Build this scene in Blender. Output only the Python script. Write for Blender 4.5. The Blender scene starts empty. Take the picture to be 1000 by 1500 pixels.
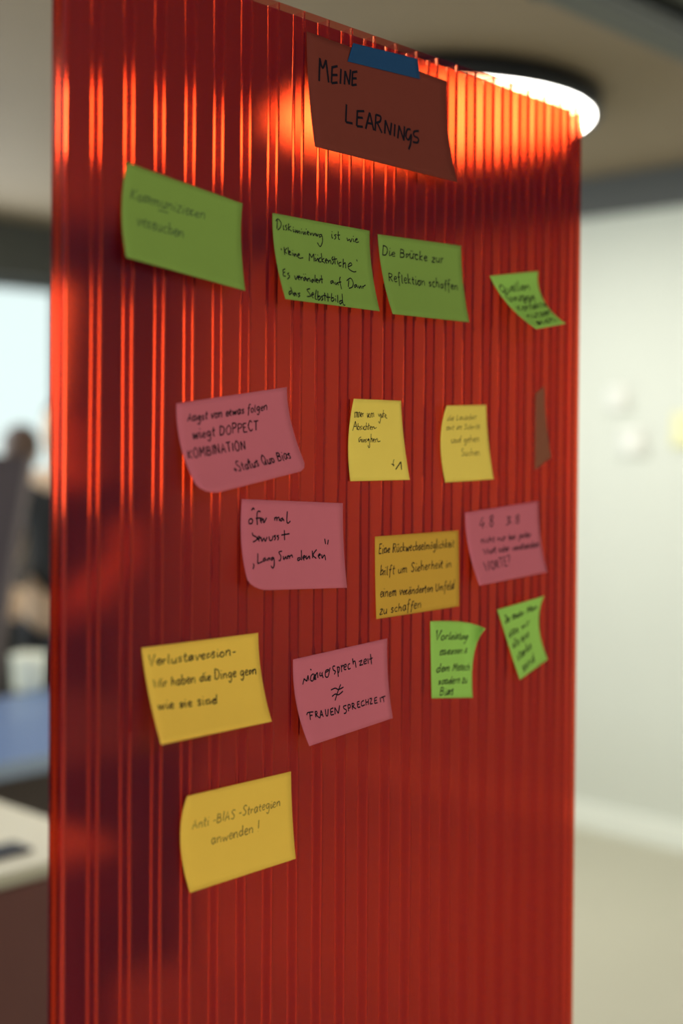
import bpy, math, random
from mathutils import Vector, Matrix
rnd = random.Random(7)
SC = bpy.context.scene

# ------------------------------------------------------------------ camera
# world axes: x runs along the red sheet, y away from it into the room, z up
FPX, PPU, PPV = 1951.0, 500.0, 681.5            # focal length and principal point for a 1000 x 1500 frame
CAM = Vector((0, 0, 1.6))
PH = math.atan(1801.0 / FPX)
fwd = Vector((math.cos(PH), math.sin(PH), 0)); rgt = Vector((math.sin(PH), -math.cos(PH), 0)); up = Vector((0, 0, 1))
TH, RO = 0.0146, 0.0076
f2 = fwd * math.cos(TH) - up * math.sin(TH); u2 = up * math.cos(TH) + fwd * math.sin(TH)
r3 = rgt * math.cos(RO) + u2 * math.sin(RO); u3 = u2 * math.cos(RO) - rgt * math.sin(RO)
cd = bpy.data.cameras.new('camera'); cam = bpy.data.objects.new('camera', cd); SC.collection.objects.link(cam)
cam.matrix_world = Matrix(((r3.x, u3.x, -f2.x, CAM.x), (r3.y, u3.y, -f2.y, CAM.y), (r3.z, u3.z, -f2.z, CAM.z), (0, 0, 0, 1)))
cd.sensor_fit = 'VERTICAL'; cd.sensor_height = 36; cd.sensor_width = 24; cd.lens = FPX * 36 / 1500
cd.shift_y = -(750 - PPV) / 1500
cd.clip_start = 0.05
cd.dof.use_dof = True; cd.dof.focus_distance = 1.215; cd.dof.aperture_fstop = 1.9; cd.dof.aperture_blades = 0
SC.camera = cam

# ------------------------------------------------------------------ world and exposure
w = bpy.data.worlds.new('sky'); SC.world = w; w.use_nodes = True
bg = w.node_tree.nodes['Background']; bg.inputs[0].default_value = (0.84, 0.94, 0.90, 1); bg.inputs[1].default_value = 1.08
SC.view_settings.view_transform = 'Standard'; SC.view_settings.look = 'None'
SC.view_settings.gamma = 1; SC.view_settings.exposure = 0.17; SC.view_settings.use_curve_mapping = False
SC.cycles.transparent_max_bounces = 40; SC.cycles.max_bounces = 10; SC.cycles.use_denoising = True
SC.cycles.sample_clamp_indirect = 30.0
SC.cycles.caustics_reflective = False; SC.cycles.caustics_refractive = False
LAMP_STRENGTH = 19.0

def area_light(name, loc, direction, sx, sy, power, col):
    ld = bpy.data.lights.new(name, 'AREA'); ld.shape = 'RECTANGLE'; ld.size = sx; ld.size_y = sy; ld.energy = power; ld.color = col
    o = bpy.data.objects.new(name, ld); SC.collection.objects.link(o); o.location = loc
    o.rotation_euler = Vector(direction).to_track_quat('-Z', 'Y').to_euler()
    return o
# daylight entering the two window walls (just inside the panes)
area_light('daylight_back', (0.2, 5.70, 1.85), (0, -1, -0.15), 7.6, 1.1, 120, (0.86, 0.95, 1.0))
area_light('daylight_left', (-6.9, 0.5, 1.85), (1, 0, -0.15), 5.8, 1.1, 140, (0.86, 0.95, 1.0))

def ray(u, v): return (f2 + r3 * ((u - PPU) / FPX) - u3 * ((v - PPV) / FPX))
def hit(u, v, axis, val):
    d = ray(u, v); t = (val - CAM[axis]) / d[axis]; return CAM + d * t
def at_depth(u, v, z): return CAM + ray(u, v) * z

# ------------------------------------------------------------------ materials
def mat(name, col, rough=0.6, metal=0.0, noise=0.0, nscale=20, bump=0.0, bscale=200, spec=0.5, trans=0.0, emit=None):
    m = bpy.data.materials.new(name); m.use_nodes = True; nt = m.node_tree; N = nt.nodes; L = nt.links
    b = N['Principled BSDF']; b.inputs['Roughness'].default_value = rough; b.inputs['Metallic'].default_value = metal
    b.inputs['Specular IOR Level'].default_value = spec
    tc = N.new('ShaderNodeTexCoord')
    n1 = N.new('ShaderNodeTexNoise'); n1.inputs['Scale'].default_value = nscale; n1.inputs['Detail'].default_value = 4
    L.new(tc.outputs['Object'], n1.inputs['Vector'])
    mx = N.new('ShaderNodeMix'); mx.data_type = 'RGBA'
    mx.inputs['A'].default_value = tuple(c * (1 - noise) for c in col) + (1,)
    mx.inputs['B'].default_value = tuple(min(1, c * (1 + noise)) for c in col) + (1,)
    L.new(n1.outputs['Fac'], mx.inputs['Factor']); L.new(mx.outputs['Result'], b.inputs['Base Color'])
    if bump:
        n2 = N.new('ShaderNodeTexNoise'); n2.inputs['Scale'].default_value = bscale; L.new(tc.outputs['Object'], n2.inputs['Vector'])
        bp = N.new('ShaderNodeBump'); bp.inputs['Strength'].default_value = bump; bp.inputs['Distance'].default_value = 0.002
        L.new(n2.outputs['Fac'], bp.inputs['Height']); L.new(bp.outputs['Normal'], b.inputs['Normal'])
    if emit:
        b.inputs['Emission Color'].default_value = tuple(emit[0]) + (1,); b.inputs['Emission Strength'].default_value = emit[1]
    if trans:   # light soaking through paper
        tr = N.new('ShaderNodeBsdfTranslucent'); L.new(mx.outputs['Result'], tr.inputs['Color'])
        ms = N.new('ShaderNodeMixShader'); ms.inputs[0].default_value = trans
        L.new(b.outputs[0], ms.inputs[1]); L.new(tr.outputs[0], ms.inputs[2]); L.new(ms.outputs[0], N['Material Output'].inputs[0])
    return m

def plastic(name, tint, gloss, groughness, haze, hazecol, glosscol, soft=0.0, softrough=0.2, mirror=None):
    """tinted clear polycarbonate: lets light through, mirrors some, scatters a little"""
    m = bpy.data.materials.new(name); m.use_nodes = True; nt = m.node_tree; N = nt.nodes; L = nt.links
    out = N['Material Output']; N.remove(N['Principled BSDF'])
    t = N.new('ShaderNodeBsdfTransparent'); t.inputs[0].default_value = tuple(tint) + (1,)
    base = t
    if soft:
        rf = N.new('ShaderNodeBsdfRefraction'); rf.inputs['Color'].default_value = tuple(tint) + (1,)
        rf.inputs['Roughness'].default_value = softrough; rf.inputs['IOR'].default_value = 1.3
        ms = N.new('ShaderNodeMixShader'); ms.inputs[0].default_value = soft
        L.new(t.outputs[0], ms.inputs[1]); L.new(rf.outputs[0], ms.inputs[2]); base = ms
    df = N.new('ShaderNodeBsdfDiffuse'); df.inputs[0].default_value = tuple(hazecol) + (1,)
    tl = N.new('ShaderNodeBsdfTranslucent'); tl.inputs[0].default_value = tuple(hazecol) + (1,)
    h = N.new('ShaderNodeMixShader'); h.inputs[0].default_value = 0.55; L.new(df.outputs[0], h.inputs[1]); L.new(tl.outputs[0], h.inputs[2])
    a = N.new('ShaderNodeMixShader'); a.inputs[0].default_value = haze; L.new(base.outputs[0], a.inputs[1]); L.new(h.outputs[0], a.inputs[2])
    g = N.new('ShaderNodeBsdfGlossy'); g.inputs['Color'].default_value = tuple(glosscol) + (1,); g.inputs['Roughness'].default_value = groughness
    fr = N.new('ShaderNodeLayerWeight'); fr.inputs['Blend'].default_value = gloss
    tc = N.new('ShaderNodeTexCoord'); mp = N.new('ShaderNodeMapping'); mp.inputs['Scale'].default_value = (60, 60, 3)
    nz = N.new('ShaderNodeTexNoise'); nz.inputs['Scale'].default_value = 1.0; nz.inputs['Detail'].default_value = 2
    L.new(tc.outputs['Object'], mp.inputs[0]); L.new(mp.outputs[0], nz.inputs['Vector'])
    bp = N.new('ShaderNodeBump'); bp.inputs['Strength'].default_value = 0.05; bp.inputs['Distance'].default_value = 0.002
    L.new(nz.outputs['Fac'], bp.inputs['Height']); L.new(bp.outputs[0], g.inputs['Normal'])
    b = N.new('ShaderNodeMixShader')
    if mirror is None: L.new(fr.outputs['Fresnel'], b.inputs[0])
    else: b.inputs[0].default_value = mirror
    L.new(a.outputs[0], b.inputs[1]); L.new(g.outputs[0], b.inputs[2])
    L.new(b.outputs[0], out.inputs[0])
    return m

def glow(name, col, strength):
    m = bpy.data.materials.new(name); m.use_nodes = True; nt = m.node_tree; N = nt.nodes
    N.remove(N['Principled BSDF']); e = N.new('ShaderNodeEmission'); e.inputs[0].default_value = tuple(col) + (1,); e.inputs[1].default_value = strength
    nt.links.new(e.outputs[0], N['Material Output'].inputs[0]); return m

FACE = (0.90, 0.49, 0.34); HAZE = (0.44, 0.014, 0.34)
M = dict(
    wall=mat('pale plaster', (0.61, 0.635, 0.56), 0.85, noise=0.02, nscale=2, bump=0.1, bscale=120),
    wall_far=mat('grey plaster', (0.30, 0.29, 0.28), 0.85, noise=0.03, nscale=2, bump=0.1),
    header=mat('dark grey painted board', (0.085, 0.087, 0.082), 0.6, noise=0.05),
    ceiling=mat('taupe ceiling', (0.27, 0.203, 0.13), 0.8, noise=0.08, nscale=1.5, bump=0.1),
    floor=mat('beige floor', (0.47, 0.45, 0.345), 0.45, noise=0.06, nscale=1.2),
    basebd=mat('pale baseboard paint', (0.80, 0.83, 0.75), 0.4, noise=0.01),
    black=mat('black painted metal', (0.012, 0.013, 0.018), 0.5, noise=0.05),
    duct=mat('grey sheet metal', (0.075, 0.078, 0.066), 0.6, noise=0.06),
    frame=mat('grey window frame', (0.10, 0.11, 0.12), 0.4),
    skin_front=plastic('red clear sheet front', (0.93, 0.55, 0.40), 0.0, 0.35, 0.06, HAZE, (1, 1, 1), mirror=0.012),
    skin_back=plastic('red clear sheet back', (0.80, 0.37, 0.22), 0.0, 0.20, 0.10, HAZE, (1, .3, .2), soft=1.0, softrough=0.16, mirror=0.02),
    rib=plastic('red clear web', (0.97, 0.85, 0.80), 0.0, 0.10, 0.04, HAZE, (1, .35, .25), mirror=0.03),
    end=plastic('red clear end strip', (0.92, 0.50, 0.38), 0.0, 0.2, 0.015, (0.6, .02, .03), (1, .5, .4), mirror=0.01),
    bead=plastic('red clear web root', (0.92, 0.60, 0.50), 0.0, 0.07, 0.12, HAZE, (1, .85, .72), mirror=0.75),
    green=mat('leaf green paper', (0.265, 0.41, 0.085), 0.9, noise=0.02, nscale=60, trans=0.15, spec=0.1),
    green2=mat('bright green paper', (0.38, 0.68, 0.13), 0.9, noise=0.02, nscale=60, trans=0.15, spec=0.1),
    yellow=mat('yellow paper', (0.97, 0.62, 0.095), 0.9, noise=0.02, nscale=60, trans=0.15, spec=0.1),
    pale=mat('lemon paper', (0.99, 0.74, 0.14), 0.9, noise=0.02, nscale=60, trans=0.15, spec=0.1),
    orange=mat('orange yellow paper', (0.72, 0.40, 0.055), 0.9, noise=0.02, nscale=60, trans=0.15, spec=0.1),
    pink=mat('pink paper', (0.68, 0.17, 0.225), 0.9, noise=0.02, nscale=60, trans=0.15, spec=0.1),
    brown=mat('russet card', (0.185, 0.040, 0.029), 0.9, noise=0.04, nscale=90, spec=0.05),
    strip=mat('brown paper tape', (0.30, 0.10, 0.055), 0.8, noise=0.06, nscale=90, spec=0.2, trans=0.15),
    tape=mat('blue masking tape', (0.016, 0.065, 0.17), 0.8, spec=0.1, noise=0.05, nscale=200, bump=0.3, bscale=900),
    ink=mat('black felt pen ink', (0.012, 0.010, 0.016), 0.9, spec=0.05),
    ink_soft=mat('thin grey brown pen ink', (0.24, 0.15, 0.04), 0.8, spec=0.1),
    ink_grey=mat('grey green pen ink', (0.08, 0.13, 0.05), 0.8, spec=0.1),
    counter=mat('cream laminate', (0.62, 0.58, 0.46), 0.4, noise=0.02),
    cabinet=mat('dark red brown board', (0.15, 0.052, 0.046), 0.6, noise=0.15, nscale=6),
    blue=mat('blue grey desktop', (0.12, 0.185, 0.34), 0.35, noise=0.04),
    blue_edge=mat('pale blue edge band', (0.28, 0.36, 0.48), 0.4),
    desk_dark=mat('dark desk panel', (0.075, 0.055, 0.05), 0.6),
    phone=mat('dark blue plastic', (0.02, 0.02, 0.05), 0.3),
    mug=mat('cream ceramic', (0.72, 0.74, 0.62), 0.3),
    board=mat('dark pinboard felt', (0.055, 0.042, 0.046), 0.9, noise=0.05, nscale=80),
    board_edge=mat('grey brown board frame', (0.13, 0.10, 0.09), 0.5),
    skin=mat('skin', (0.74, 0.52, 0.34), 0.55, noise=0.04),
    shirt=mat('black cotton', (0.018, 0.019, 0.019), 0.9, noise=0.1, nscale=40),
    jean=mat('dark trousers cloth', (0.03, 0.03, 0.034), 0.9, noise=0.1, nscale=40),
    sweater=mat('grey knit', (0.10, 0.09, 0.085), 0.9, noise=0.1, nscale=60),
    hair=mat('brown hair', (0.075, 0.04, 0.025), 0.6, noise=0.3, nscale=80),
    eye=mat('eye white', (0.7, 0.7, 0.68), 0.3), iris=mat('brown iris', (0.06, 0.03, 0.015), 0.3),
    lip=mat('lip', (0.42, 0.17, 0.13), 0.5), shoe=mat('black leather', (0.02, 0.02, 0.02), 0.4),
    paper=mat('white paper', (0.72, 0.73, 0.66), 0.9), note_far=mat('pale yellow paper', (0.76, 0.74, 0.44), 0.9),
    lamp=glow('lamp diffuser', (1.0, 0.97, 0.90), LAMP_STRENGTH),
)
g = bpy.data.materials.new('window glass'); g.use_nodes = True; n_ = g.node_tree.nodes; n_.remove(n_['Principled BSDF'])
t_ = n_.new('ShaderNodeBsdfTransparent'); t_.inputs[0].default_value = (0.94, 0.97, 0.98, 1)
gl_ = n_.new('ShaderNodeBsdfGlossy'); gl_.inputs['Roughness'].default_value = 0.02
mm_ = n_.new('ShaderNodeMixShader'); mm_.inputs[0].default_value = 0.05
g.node_tree.links.new(t_.outputs[0], mm_.inputs[1]); g.node_tree.links.new(gl_.outputs[0], mm_.inputs[2]); g.node_tree.links.new(mm_.outputs[0], n_['Material Output'].inputs[0])
M['glass'] = g

# ------------------------------------------------------------------ mesh helpers
class MB:
    def __init__(s): s.v = []; s.f = []; s.sm = []
    def add(s, vs, fs, smooth=False):
        b = len(s.v); s.v += [tuple(v) for v in vs]; s.f += [tuple(i + b for i in f) for f in fs]; s.sm += [smooth] * len(fs); return s
    def box(s, x0, x1, y0, y1, z0, z1):
        vs = [(x, y, z) for z in (z0, z1) for y in (y0, y1) for x in (x0, x1)]
        return s.add(vs, [(0, 2, 3, 1), (4, 5, 7, 6), (0, 1, 5, 4), (2, 6, 7, 3), (0, 4, 6, 2), (1, 3, 7, 5)])
    def prism(s, prof, z0, z1, smooth=False):
        """closed profile in xy, extruded in z"""
        n = len(prof); vs = [(x, y, z0) for x, y in prof] + [(x, y, z1) for x, y in prof]
        s.add(vs, [(i, (i + 1) % n, (i + 1) % n + n, i + n) for i in range(n)] , smooth)
        s.add(vs, [tuple(range(n - 1, -1, -1)), tuple(range(n, 2 * n))]); return s
    def lathe(s, prof, cx=0, cy=0, n=48, smooth=True):
        vs = []; m = len(prof)
        for k in range(n):
            a = 2 * math.pi * k / n
            vs += [(cx + r * math.cos(a), cy + r * math.sin(a), z) for r, z in prof]
        fs = [(k * m + j, ((k + 1) % n) * m + j, ((k + 1) % n) * m + j + 1, k * m + j + 1) for k in range(n) for j in range(m - 1)]
        return s.add(vs, fs, smooth)
    def ball(s, c, r, sx=1, sy=1, sz=1, n=20, m=14):
        vs = []; fs = []
        for i in range(m + 1):
            t = math.pi * i / m
            for k in range(n):
                a = 2 * math.pi * k / n
                vs.append((c[0] + r * sx * math.sin(t) * math.cos(a), c[1] + r * sy * math.sin(t) * math.sin(a), c[2] + r * sz * math.cos(t)))
        for i in range(m):
            for k in range(n): fs.append((i * n + k, (i + 1) * n + k, (i + 1) * n + (k + 1) % n, i * n + (k + 1) % n))
        return s.add(vs, fs, True)
    def build(s, name, m, parent=None, bevel=0):
        me = bpy.data.meshes.new(name); me.from_pydata(s.v, [], s.f); me.validate()
        if len(me.polygons) == len(s.sm): me.polygons.foreach_set('use_smooth', s.sm)
        me.materials.append(m); me.update()
        o = bpy.data.objects.new(name, me); SC.collection.objects.link(o)
        if parent is not None: o.parent = parent
        if bevel:
            b = o.modifiers.new('bevel', 'BEVEL'); b.width = bevel; b.segments = 2; b.limit_method = 'ANGLE'
        return o

def tag(o, label, cat, group=None):
    o['label'] = label; o['category'] = cat
    if group: o['group'] = group
    return o
def thing(name, label, cat, loc=(0, 0, 0), rz=0, group=None):
    o = bpy.data.objects.new(name, None); SC.collection.objects.link(o); o.location = loc; o.rotation_euler = (0, 0, rz)
    o.empty_display_size = 0.1
    return tag(o, label, cat, group)
def struct(o): o['kind'] = 'structure'; return o
def dup(root, loc, label, rz=0):
    r = root.copy(); SC.collection.objects.link(r); r.location = loc; r.rotation_euler = (0, 0, rz); r['label'] = label
    for ch in list(root.children):
        c = ch.copy(); SC.collection.objects.link(c); c.parent = r
        for gch in ch.children:
            d = gch.copy(); SC.collection.objects.link(d); d.parent = c
    return r

# ------------------------------------------------------------------ the room
X0, X1, Y0, Y1, H = -7.0, 4.80, -3.0, 5.80, 2.72
struct(MB().box(X0 - .2, X1 + .2, Y0 - .2, Y1 + .2, -.1, 0).build('floor', M['floor']))
struct(MB().box(X0 - .2, X1 + .2, Y0 - .2, Y1 + .2, H, H + .1).build('ceiling', M['ceiling']))
struct(MB().box(X1, X1 + .2, Y0, Y1, 0, H).build('wall_right', M['wall']))
struct(MB().box(X0 - .2, X1 + .2, Y0 - .2, Y0, 0, H).build('wall_front', M['wall']))
SILL, HEAD = 1.20, 2.44
def window_wall(name, along_x, fixed, a0, a1, spans, mw):
    mb = MB()
    def bx(p0, p1, z0, z1):
        if along_x: mb.box(p0, p1, fixed, fixed + .2, z0, z1)
        else: mb.box(fixed - .2, fixed, p0, p1, z0, z1)
    bx(a0, a1, 0, SILL); bx(a0, a1, HEAD, H)
    edges = [a0] + [e for s in spans for e in s] + [a1]
    for i in range(0, len(edges), 2):
        if edges[i + 1] > edges[i]: bx(edges[i], edges[i + 1], SILL, HEAD)
    return struct(mb.build(name, mw))
spB = [(-4.45, -2.4), (-2.3, -0.25), (-0.15, 1.90), (2.0, 4.20)]
spL = [(-2.6, -0.6), (-0.5, 1.5), (1.6, 3.6)]
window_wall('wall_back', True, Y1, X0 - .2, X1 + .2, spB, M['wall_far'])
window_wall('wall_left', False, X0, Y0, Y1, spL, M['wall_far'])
k = 0
for along, fixed, spans in ((True, Y1, spB), (False, X0, spL)):
    for a, b in spans:
        k += 1; fr = MB(); pn = MB()
        def fbox(mb, p0, p1, z0, z1, t0, t1):
            if along: mb.box(p0, p1, fixed + t0, fixed + t1, z0, z1)
            else: mb.box(fixed - t1, fixed - t0, p0, p1, z0, z1)
        e = .002
        fbox(fr, a + e, a + .045, SILL + e, HEAD - e, .06, .12); fbox(fr, b - .045, b - e, SILL + e, HEAD - e, .06, .12)
        fbox(fr, a + .045, b - .045, SILL + e, SILL + .045, .06, .12); fbox(fr, a + .045, b - .045, HEAD - .045, HEAD - e, .06, .12)
        wf = struct(fr.build('window_%d' % k, M['frame']))
        fbox(pn, a + .045, b - .045, SILL + .045, HEAD - .045, .088, .092); pn.build('pane', M['glass'], wf)
struct(MB().box(X0, X1, Y1 - .03, Y1, HEAD, H).build('trim_1', M['header']))                 # dark board over the windows
struct(MB().box(X1 - .03, X1, Y0, Y1 - .03, 2.56, H).build('trim_2', M['header']))           # dark band under the ceiling, right wall
struct(MB().box(X1 - .018, X1, Y0, Y1, 0, .11).build('baseboard_right', M['basebd'], bevel=.004))

# ceiling duct and black track running across the upper right of the view
py = hit(1000, 93, 2, H - .06).y
dt = thing('ceiling_duct', 'wide flat grey metal duct under the ceiling at upper right', 'duct', (0, py, H - .06))
MB().box(-4, 4.77, -.50, 0, 0, .06).build('duct_body', M['duct'], dt, bevel=.006)
for xx in (-2.5, -.8, .9, 2.6): MB().box(xx, xx + .04, -.505, .005, -.003, .06).build('duct_flange', M['duct'], dt)
ya, yb = hit(1000, 30, 2, H - .09).y, hit(1000, 58, 2, H - .09).y
tr = thing('light_track', 'thin black track running along the underside of the grey ceiling duct', 'track', (0, (ya + yb) / 2, H - .09))
MB().box(-4, 4.77, (ya - yb) / 2, (yb - ya) / 2, 0, .03).build('rail', M['black'], tr); MB().box(-4, 4.77, -.01, .01, -.003, 0).build('slot', M['header'], tr)

# ------------------------------------------------------------------ round ceiling lamps
LZ = 2.645
lc = hit(636, 178, 2, LZ); LR = 234 * ((lc - CAM).dot(f2)) / FPX
lamp = thing('ceiling_lamp', 'large round white disc lamp in black drum housing behind the red sheet', 'lamp', (lc.x, lc.y, LZ), 0)
MB().lathe([(LR - .015, .02), (LR - .015, .0), (LR, -.003), (LR + .012, .004), (LR + .014, .06), (LR - .03, .074), (0, .074)], n=72).build('housing', M['black'], lamp)
MB().lathe([(LR - .017, .004), (LR - .06, -.006), (LR * .5, -.012), (0, -.014)], n=72).build('diffuser', M['lamp'], lamp)
for (x, y, lab) in ((-1.4, 3.55, 'round disc lamp on the ceiling beyond the left frame edge'), (-.9, 1.75, 'round disc lamp on the ceiling above the near side of the red sheet'),
                    (.9, -1.8, 'added unseen disc lamp behind the camera, front light for the notes'), (-4.6, 2.6, 'round disc lamp near the left window wall')):  # the one behind the camera is added to brighten the front of the sheet
    dup(lamp, (x, y, LZ), lab)

# ------------------------------------------------------------------ the red multiwall sheet
PY = 0.83                                           # plane of its front face
xr = hit(847, 650, 1, PY).x; ztop = hit(600, 70, 1, PY).z
x98 = hit(98, 650, 1, PY).x; PITCH = (hit(795, 650, 1, PY).x - x98) / 20
TK = PITCH * 0.50; xl = min(x98 - .0022, hit(73.5, 650, 1, PY + TK).x); SK = 0.0009
sheet = thing('plastic_sheet', 'tall red translucent ribbed plastic sheet covered with handwritten notes', 'partition', (0, PY, 0))
chip = .003
MB().add([(xl, 0, 0), (xr, 0, 0), (xr, 0, ztop - 2 * chip), (xr - chip, 0, ztop), (xl, 0, ztop), (xl, SK, 0), (xr, SK, 0), (xr, SK, ztop - 2 * chip), (xr - chip, SK, ztop), (xl, SK, ztop)],
         [(0, 1, 2, 3, 4), (9, 8, 7, 6, 5), (0, 5, 6, 1), (1, 6, 7, 2), (2, 7, 8, 3), (3, 8, 9, 4), (4, 9, 5, 0)]).build('front_face', M['skin_front'], sheet)
MB().box(xl, xr, TK - SK, TK, 0, ztop).build('back_face', M['skin_back'], sheet)
BR_ = .0017
def rib(x, r_):
    mb = MB(); bd = MB(); nz = 36; hw = .0004
    ph = r_.random() * 6; zs = [ztop * i / nz for i in range(nz + 1)]
    off = [.0004 * math.sin(z * 7 + 1.0) + .0003 * math.sin(z * 19 + ph) + .0010 * math.exp(-((z - .99) / .05) ** 2) for z in zs]
    def column(m, prof, smooth):
        n = len(prof); vs = [(x + px + off[i], py, z) for i, z in enumerate(zs) for px, py in prof]
        fs = [(i * n + j, i * n + (j + 1) % n, (i + 1) * n + (j + 1) % n, (i + 1) * n + j) for i in range(nz) for j in range(n)]
        m.add(vs, fs, smooth)
    column(mb, [(-hw, SK), (hw, SK), (hw, TK - SK), (-hw, TK - SK)], False)
    R = .0004; LEN = .0028
    for sgn, y0 in ((1, SK + .00005), (-1, TK - SK - .00005)):     # concave fillets where the web meets each face
        prof = []
        for q in range(6):
            a = math.pi / 2 * q / 5; prof.append((-(hw + .0001 + R - R * math.sin(a)) , y0 + sgn * (R - R * math.cos(a))))
        prof.append((-(hw + .0001), y0 + sgn * LEN))
        right = [(-a, b) for a, b in prof[::-1]]
        column(bd, prof + right, False)
    r = mb.build('rib', M['rib'], sheet); bd.build('rib_root', M['bead'], r)
for i in range(23):
    x = x98 + i * PITCH
    if x < xr - .004: rib(x, rnd)
for x in (xl + .0004, xr - .0008): MB().box(x - .0004, x + .0004, SK, TK - SK, 0, ztop - (.006 if x > 1 else 0)).build('end_wall', M['end'], sheet)

# ------------------------------------------------------------------ handwriting: a single-stroke pen alphabet (x height 1)
G = {}
def gl(ch, w, s): G[ch] = (w, [[tuple(map(float, p.split(','))) for p in st.split()] for st in s.split(';')])
gl('a', .95, '.75,.8 .45,1 .12,.6 .25,.05 .55,.1 .75,.7;.78,1 .76,.3 .92,.02')
gl('b', .9, '.1,1.9 .12,.1 .5,0 .8,.4 .6,.9 .15,.7'); gl('c', .8, '.75,.85 .4,1 .1,.5 .35,0 .75,.15')
gl('d', .95, '.75,.85 .35,.95 .1,.4 .4,0 .75,.4;.8,1.9 .77,.6 .85,.02'); gl('e', .8, '.12,.5 .6,.6 .65,.9 .35,1 .1,.55 .3,.03 .75,.15')
gl('f', .7, '.75,1.7 .5,1.9 .35,1.5 .3,.5 .25,-.7;.05,.95 .6,1.05'); gl('g', .95, '.75,.9 .35,1 .12,.5 .4,.1 .75,.6;.8,.95 .75,-.4 .45,-.85 .15,-.55')
gl('h', .9, '.12,1.9 .12,0;.12,.6 .45,1 .7,.7 .72,.1 .85,.02'); gl('i', .4, '.15,.95 .15,.1 .3,.02;.18,1.38 .22,1.52'); gl('j', .4, '.25,.95 .2,-.5 -.05,-.8;.25,1.38 .28,1.52')
gl('k', .85, '.12,1.9 .12,0;.65,1 .15,.5 .7,.0'); gl('l', .45, '.15,1.9 .15,.2 .35,.02'); gl('m', 1.35, '.1,1 .12,0;.13,.6 .35,.98 .55,.8 .57,0;.58,.6 .82,.98 1.05,.8 1.08,.1 1.25,.02')
gl('n', .95, '.1,1 .12,0;.12,.6 .5,1 .75,.7 .76,.1 .88,.02'); gl('o', .85, '.45,1 .12,.7 .2,.1 .55,.02 .75,.5 .45,1'); gl('p', .9, '.12,1 .12,-.9;.12,.7 .5,1 .8,.6 .5,.05 .15,.2')
gl('q', .9, '.75,.9 .35,1 .12,.5 .4,.05 .75,.5;.78,.95 .75,-.9'); gl('r', .65, '.12,1 .12,0;.12,.6 .3,.92 .55,.88'); gl('s', .72, '.62,.86 .36,1.02 .14,.8 .3,.56 .55,.36 .46,.04 .08,.08')
gl('t', .65, '.3,1.6 .28,.2 .55,.02;.05,1.0 .6,1.08'); gl('u', .9, '.1,1 .12,.2 .4,0 .7,.4 .72,1;.72,.5 .75,.05 .88,.02'); gl('v', .8, '.08,1 .35,0 .7,1')
gl('w', 1.15, '.08,1 .25,0 .55,.8 .8,0 1.05,1'); gl('x', .8, '.1,1 .7,0;.7,1 .1,0'); gl('y', .85, '.1,1 .35,.3;.75,1 .3,-.5 .05,-.8'); gl('z', .8, '.1,1 .7,1 .1,0 .75,.02')
G['ä'] = (G['a'][0], G['a'][1] + [[(.3, 1.3), (.33, 1.55)], [(.6, 1.3), (.63, 1.55)]]); G['ö'] = (G['o'][0], G['o'][1] + [[(.25, 1.35), (.45, 1.55), (.65, 1.35)]])
G['ü'] = (G['u'][0], G['u'][1] + [[(.25, 1.3), (.28, 1.55)], [(.55, 1.3), (.58, 1.55)]])
gl('A', 1.15, '.05,0 .5,1.8 .95,0;.2,.65 .85,.7'); gl('B', 1.1, '.12,1.8 .12,0;.12,1.75 .7,1.6 .7,1.1 .15,.95;.15,.95 .85,.8 .8,.15 .12,0'); gl('C', 1.05, '.9,1.5 .5,1.85 .12,.9 .5,0 .95,.3')
gl('D', 1.15, '.15,1.8 .12,0;.05,1.8 .75,1.6 1,.9 .7,.1 .1,0'); gl('E', .95, '.12,1.8 .12,0;.12,1.78 .8,1.8;.12,.95 .65,1;.12,.02 .85,.02'); gl('F', .9, '.12,1.8 .12,0;.05,1.78 .85,1.8;.12,.95 .65,1')
gl('G', 1.1, '.9,1.5 .5,1.85 .12,.9 .5,0 .9,.3 .92,.8;.55,.8 1,.8'); gl('H', 1.1, '.12,1.8 .12,0;.9,1.8 .9,0;.12,.9 .9,.95'); gl('I', .45, '.2,1.8 .2,0')
gl('J', .8, '.6,1.8 .62,.4 .35,0 .05,.3;.3,1.8 .85,1.8'); gl('K', 1.0, '.12,1.8 .12,0;.85,1.8 .15,.85 .9,0'); gl('L', .85, '.12,1.8 .12,0;.12,.02 .8,.05'); gl('M', 1.35, '.1,0 .2,1.8;.2,1.8 .6,.6;.6,.6 1.05,1.8;1.05,1.8 1.15,0')
gl('N', 1.15, '.12,0 .15,1.8;.15,1.8 .9,0;.9,0 .95,1.8'); gl('O', 1.2, '.6,1.8 .12,1 .4,.05 .9,.2 1,1.2 .6,1.8'); gl('P', 1.0, '.12,1.8 .12,0;.12,1.75 .8,1.6 .75,1 .15,.85')
gl('Q', 1.2, '.6,1.8 .12,1 .4,.05 .9,.2 1,1.2 .6,1.8;.65,.5 1.1,-.1'); gl('R', 1.05, '.12,1.8 .12,0;.12,1.75 .8,1.6 .7,1.05 .15,.9;.3,.9 .9,0'); gl('S', .95, '.85,1.6 .45,1.85 .15,1.4 .75,.6 .5,0 .08,.2')
gl('T', 1.0, '.5,1.8 .48,0;.02,1.78 .98,1.82'); gl('U', 1.1, '.12,1.8 .15,.3 .5,0 .85,.3 .9,1.8'); gl('V', 1.05, '.05,1.8 .45,0 .95,1.8'); gl('W', 1.5, '.05,1.8 .35,0 .7,1.3 1.05,0 1.4,1.8')
gl('Z', 1.0, '.1,1.8 .85,1.8 .1,0 .9,.02'); G['Ä'] = (G['A'][0], G['A'][1] + [[(.3, 2.1), (.32, 2.2)], [(.7, 2.1), (.72, 2.2)]]); G['Ö'] = (G['O'][0], G['O'][1] + [[(.3, 2.1), (.6, 2.4), (.9, 2.1)]])
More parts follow.
